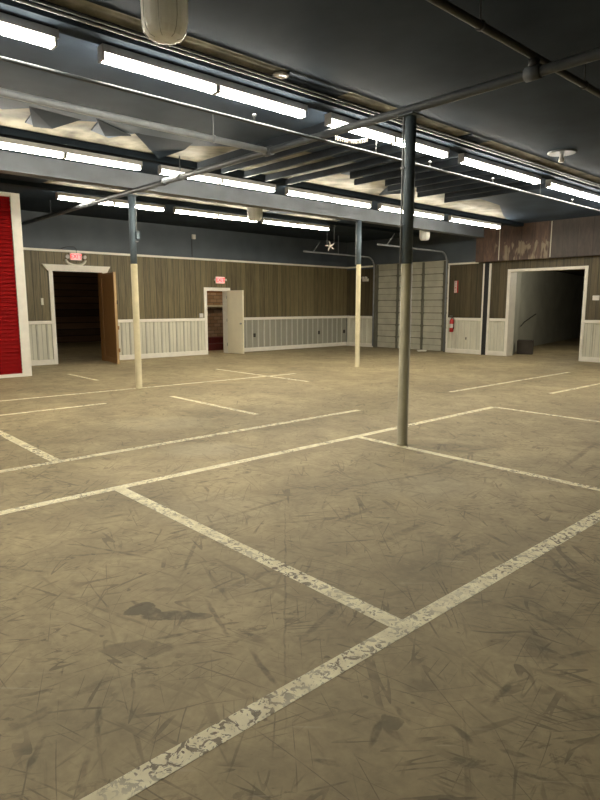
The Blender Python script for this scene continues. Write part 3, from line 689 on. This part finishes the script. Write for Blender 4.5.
# ------------------------------------------------------------------ glass high-bay lamps and small ceiling things
def highbay(label, loc, s=1.0):
    t_ = thing('highbay_lamp', label, 'hanging lamp', loc, 0, 'unlit glass dome lamps hanging from the ceiling')
    bm = bmesh.new(); lathe(bm, [(.10 * s, 0), (.14 * s, .012), (.172 * s, .05), (.186 * s, .10), (.192 * s, .2), (.19 * s, .36), (.185 * s, .362), (.186 * s, .2), (.18 * s, .10), (.165 * s, .055), (.135 * s, .02)], n=48, ribs=1, amp=.02); obj('glass_refractor', bm, M['glass'], t_)
    bm = bmesh.new(); lathe(bm, [(.19 * s, .362), (.195 * s, .38), (.15 * s, .44), (.09 * s, .50), (.09 * s, .58), (.02, .585), (.02, .585)], n=24); obj('housing', bm, M['house'], t_)
    bm = bmesh.new(); lathe(bm, [(.01, .12), (.035 * s, .13), (.05 * s, .18), (.04 * s, .26), (.025 * s, .34), (.025 * s, .36)], n=16); obj('bulb', bm, M['signwhite'], t_)
    for k in range(8):
        a = 2 * PI * k / 8
        bm = bmesh.new(); tube(bm, [(.2 * s * math.cos(a) * q, .2 * s * math.sin(a) * q, zz) for q, zz in ((.5, -.005), (.72, .005), (.9, .045), (.985, .11), (1.0, .37))], .0025, 5); obj('guard_wire', bm, M['metal'], t_)
    bm = bmesh.new(); tube(bm, [(0, 0, .58), (0, 0, 4.0 - loc[2] - .002)], .012, 8) if 4.0 - loc[2] > .6 else lathe(bm, [(.03, .57), (.03, .59)], n=8); obj('stem', bm, M['house'], t_)
    return t_
highbay('unlit ribbed glass dome lamp at the top left of the picture, nearest one', (-4.06, 2.40, 3.465), .84)
highbay('small unlit glass dome lamp hanging above the grey overhead door', (-10.95, 14.9, 3.47), .78)
t_ = highbay('unlit glass dome lamp hanging between middle and far light rows', (-11.9, 9.35, 3.62), .95)
for ch in list(t_.children):
    if ch.name.split('.')[0] in ('housing', 'stem'): bpy.data.objects.remove(ch)
bm = bmesh.new(); lathe(bm, [(.185, .355), (.185, .378), (.12, .379), (.12, .379)], n=24); obj('housing', bm, M['house'], t_)
# ceiling disc with hook
t_ = thing('ceiling_disc', 'round pale ceiling plate with a small white socket at the upper right', 'ceiling plate', (-4.62, 9.83, 0))
bm = bmesh.new(); lathe(bm, [(.20, 3.975), (.215, 3.985), (.215, 3.999), (.1, 3.9995)], n=32); obj('plate', bm, M['girder'], t_)
bm = bmesh.new(); lathe(bm, [(.03, 3.84), (.042, 3.86), (.042, 3.9), (.03, 3.91), (.03, 3.976)], n=16); obj('socket', bm, M['signwhite'], t_)
bm = bmesh.new(); lathe(bm, [(.06, 3.975), (.085, 3.985), (.085, 3.9995)], (-5.16, 4.42, 0), n=24)
tag(obj('smoke_detector', bm, M['signwhite']), 'small round white detector on the ceiling below the near light row', 'smoke detector')
# star shaped bracket on two rods
t_ = thing('hanging_bracket', 'pale star shaped bracket on two thin rods beyond the far light row', 'bracket', (-13.6, 13.65, 3.42))
bm = bmesh.new()
for k in range(5):
    a = R(90 + 72 * k + 10); tube(bm, [(0, 0, 0), (.10 * math.cos(a) * rt[0], .10 * math.cos(a) * rt[1], .10 * math.sin(a)), (.16 * math.cos(a + .1) * rt[0], .16 * math.cos(a + .1) * rt[1], .16 * math.sin(a + .1))], [.03, .022, .008], 6)
obj('star_arms', bm, M['signwhite'], t_)
for s in (-.1, .12):
    bm = bmesh.new(); tube(bm, [(s * rt[0], s * rt[1], .05), (s * rt[0], s * rt[1], .578)], .008, 6); obj('rod', bm, M['dullpipe'], t_)

# ------------------------------------------------------------------ exit signs and wall things
WR = (R(90), 0, R(90))     # text facing +x
e = thing('exit_sign', 'lit exit sign with two lamp heads above the wide open brown door', 'exit sign', (XW + .021, 6.77, 2.90), 0, 'lit exit signs on the left wall')
bm = bmesh.new(); bx(bm, 0, .06, -.16, .16, -.10, .10, .008); obj('housing', bm, M['signwhite'], e)
bm = bmesh.new(); bx(bm, .06, .064, -.135, .135, -.078, .078); obj('face', bm, M['exitface'], e)
text('exit_letters', 'EXIT', .155, M['exitred'], e, (.067, 0, 0), WR)
bm = bmesh.new()
tube(bm, [(.02, .27 * math.cos(a), -.08 + .15 * math.sin(a)) for a in [R(180 + q * 12) for q in range(16)]], .035, 8); obj('battery_tray', bm, M['wains'], e)
for s in (-1, 1):
    bm = bmesh.new(); tube(bm, [(.02, s * .17, 0), (.05, s * .2, .0), (.05, s * .215, .0), (.10, s * .24, -.01)], [.012, .012, .04, .055], 14); obj('lamp_head', bm, M['signwhite'], e)
bm = bmesh.new(); tube(bm, [(.01, .04, .1), (.01, .04, .2), (.01, -.02, .27), (.01, -.2, .26), (.01, -.38, .2)], .008, 6); obj('feed_wire', bm, M['black'], e)
e = thing('exit_sign', 'lit exit sign with small side lamps above the narrow cream door', 'exit sign', (XW + .021, 11.52, 2.40), 0, 'lit exit signs on the left wall')
bm = bmesh.new(); bx(bm, 0, .06, -.17, .17, -.11, .11, .008); obj('housing', bm, M['signwhite'], e)
bm = bmesh.new(); bx(bm, .06, .064, -.145, .145, -.09, .09); obj('face', bm, M['exitface'], e)
text('exit_letters', 'EXIT', .17, M['exitred'], e, (.067, 0, 0), WR)
for s in (-1, 1):
    bm = bmesh.new(); tube(bm, [(.02, s * .17, .01), (.04, s * .21, .01), (.07, s * .22, 0.01)], [.012, .03, .035], 12); obj('lamp_head', bm, M['signwhite'], e)

bm = bmesh.new(); bx(bm, XW + .02, XW + .06, 10.70, 10.84, 1.2, 1.33, .006); tag(obj('switch_box', bm, M['signwhite']), 'white switch box on the rail left of the narrow doorway', 'light switch')
for y in (12.94, 16.05, 17.45):
    t_ = thing('wall_outlet', {12.94: 'dark outlet on the grey wainscot just right of the cream door', 16.05: 'dark outlet on the grey wainscot left of the farthest post', 17.45: 'small dark outlet on the wainscot in the far room corner'}[y], 'outlet', (XW + .013, y, .56), 0, 'dark outlets on the wainscot')
    bm = bmesh.new(); bx(bm, 0, .028, -.045, .045, -.065, .065, .004); obj('cover_plate', bm, M['darkroom'], t_)
    bm = bmesh.new(); bx(bm, .028, .031, -.018, .018, .01, .04); bx(bm, .028, .031, -.018, .018, -.04, -.01); obj('socket', bm, M['black'], t_)
t_ = thing('wall_outlet', 'dark outlet on the wainscot between extinguisher and black column', 'outlet', (-11.1, YW - .013, .5), 0, 'dark outlets on the wainscot')
bm = bmesh.new(); bx(bm, -.04, .04, -.028, 0, -.06, .06, .004); obj('cover_plate', bm, M['wains'], t_)
bm = bmesh.new(); bx(bm, -.02, .02, -.031, -.028, -.04, .04); obj('socket', bm, M['black'], t_)
t_ = thing('wall_alarm', 'small white alarm box high on the dark wall above the narrow doorway', 'alarm', (XW, 10.57, 3.71))
bm = bmesh.new(); bx(bm, 0, .06, -.06, .06, -.07, .07, .01); obj('body', bm, M['signwhite'], t_)
bm = bmesh.new(); tube(bm, [(.012, -.06, -.07), (.012, -.06, -.62)], .01, 6); obj('conduit', bm, M['black'], t_)
t_ = thing('emergency_light', 'white twin emergency light on the boards beside the overhead door', 'emergency light', (-15.57, YW - .02, 2.56))
bm = bmesh.new(); bx(bm, -.13, .13, -.07, 0, -.07, .03, .008); obj('body', bm, M['signwhite'], t_)
for s in (-1, 1):
    bm = bmesh.new(); tube(bm, [(s * .07, -.05, .03), (s * .07, -.05, .06), (s * .07, -.055, .065), (s * .08, -.12, .06)], [.01, .01, .035, .05], 12); obj('lamp_head', bm, M['signwhite'], t_)
bm = bmesh.new(); bx(bm, -7.1, -6.92, YW - .06, YW - .02, 1.73, 1.86, .006); tag(obj('thermostat', bm, M['signwhite']), 'small pale box on the boards right of the wide opening', 'thermostat')
bm = bmesh.new(); bx(bm, XW + .02, XW + .045, 5.78, 5.84, 1.6, 1.78, .004); tag(obj('wall_plate', bm, M['wains']), 'narrow grey plate on the boards left of the brown doorway', 'switch plate')
# fire sign and extinguisher
s_ = thing('fire_sign', 'narrow upright red and white sign above the fire extinguisher', 'sign', (-11.56, YW - .022, 2.20))
bm = bmesh.new(); bx(bm, -.075, .075, -.008, 0, -.2, .2, .003); obj('plate', bm, M['redpaint'], s_)
bm = bmesh.new(); bx(bm, -.068, .025, -.010, -.008, -.19, .19); obj('white_panel', bm, M['signwhite'], s_)
for i, ch in enumerate('FIRE'): text('sign_letter', ch, .105, M['redpaint'], s_, (-.022, -.0115, .138 - i * .092), (R(90), 0, 0), .001)
x_ = thing('fire_extinguisher', 'red fire extinguisher hanging on the wainscot beside the overhead door', 'fire extinguisher', (-11.63, YW - .11, .70))
bm = bmesh.new(); lathe(bm, [(.05, 0), (.068, .015), (.07, .04), (.07, .36), (.055, .41), (.028, .44), (.028, .45)], n=24); obj('cylinder', bm, M['redpaint'], x_)
bm = bmesh.new(); lathe(bm, [(.0705, .14), (.0712, .141), (.0712, .27), (.0705, .271)], n=24); obj('label_band', bm, M['signwhite'], x_)
bm = bmesh.new(); tube(bm, [(0, 0, .44), (0, 0, .50)], .02, 10); bx(bm, -.10, .03, -.012, .012, .50, .515); bx(bm, -.09, .03, -.012, .012, .535, .55); obj('valve_handle', bm, M['metal'], x_)
bm = bmesh.new(); tube(bm, [(.02, 0, .48), (.08, -.01, .46), (.10, -.02, .36), (.095, -.02, .2), (.09, -.02, .1)], [.01, .01, .01, .012, .02], 8); obj('hose', bm, M['black'], x_)
bm = bmesh.new(); bx(bm, -.02, .02, .068, .1, .3, .42); obj('bracket', bm, M['metal'], x_)
bm = bmesh.new(); lathe(bm, [(.11, .002), (.15, .004), (.175, .05), (.165, .05), (.1, .012)], (-12.6, YW - .4, 0), n=28)
tag(obj('floor_plate', bm, M['white']), 'small white disc lying on the floor at the foot of the overhead door', 'plate')

# ------------------------------------------------------------------ painted floor lines
LW = .052
def fline(label, x0, y0, x1, y1, wd=LW, z=.0012):
    bm = bmesh.new()
    if abs(x1 - x0) < .01 or abs(y1 - y0) > abs(x1 - x0): 
        a = [(x0 - wd, y0), (x0 + wd, y0), (x1 + wd, y1), (x1 - wd, y1)]
    else: a = [(x0, y0 - wd), (x0, y0 + wd), (x1, y1 + wd), (x1, y1 - wd)]
    n = 1
    lo = [bm.verts.new((*p, 0.0001)) for p in a]; hi = [bm.verts.new((*p, z)) for p in a]
    bm.faces.new(lo); bm.faces.new(hi)
    for i in range(4): bm.faces.new((lo[i], lo[(i + 1) % 4], hi[(i + 1) % 4], hi[i]))
    tag(obj('painted_floor_line', bm, M['line']), label, 'floor line', 'worn pale lines painted on the concrete')
fline('widest nearest worn line running from the bottom edge up to the right', -1.715, -.5, -1.725, 8.2)
fline('long line passing left of the nearest post, ending at a corner right of it', -4.88, -1, -4.88, 8.62, .05)
fline('long line one bay beyond the post line, ending short of the nearest post', -6.15, -1, -6.13, 6.8, .05)
fline('chipped cross line joining the nearest long line at the lower middle', -4.83, 2.255, -1.77, 2.27)
fline('cross line from beside the nearest post out to the right edge', -4.83, 5.38, -1.78, 5.36, .045)
fline('short broken cross line at the left edge, meeting the long line', -8.9, 2.2, -6.2, 2.2)
fline('cross line on the floor right of the cream based post', -9.32, 5.4, -6.9, 5.41, .045)
fline('far right cross line starting at the line corner', -4.83, 8.6, -1.78, 8.56, .045)
fline('faded line at the left edge just in front of the red wall', -9.37, -1, -9.37, 4.2, .045)
fline('faded line passing in front of the cream based post', -10.86, 1.5, -10.5, 9.4, .045)
fline('far faded line right of the nearest post', -6.3, 9.5, -6.28, 14.5, .045)
fline('far faded line at the right edge below the wide opening', -4.95, 10.7, -4.9, 13.5, .045)
fline('short faded cross line in front of the brown doorway', -14.0, 5.4, -12.4, 5.4, .045)
fline('faint far cross line left of the farthest post', -12.6, 8.6, -9.2, 8.6, .04)
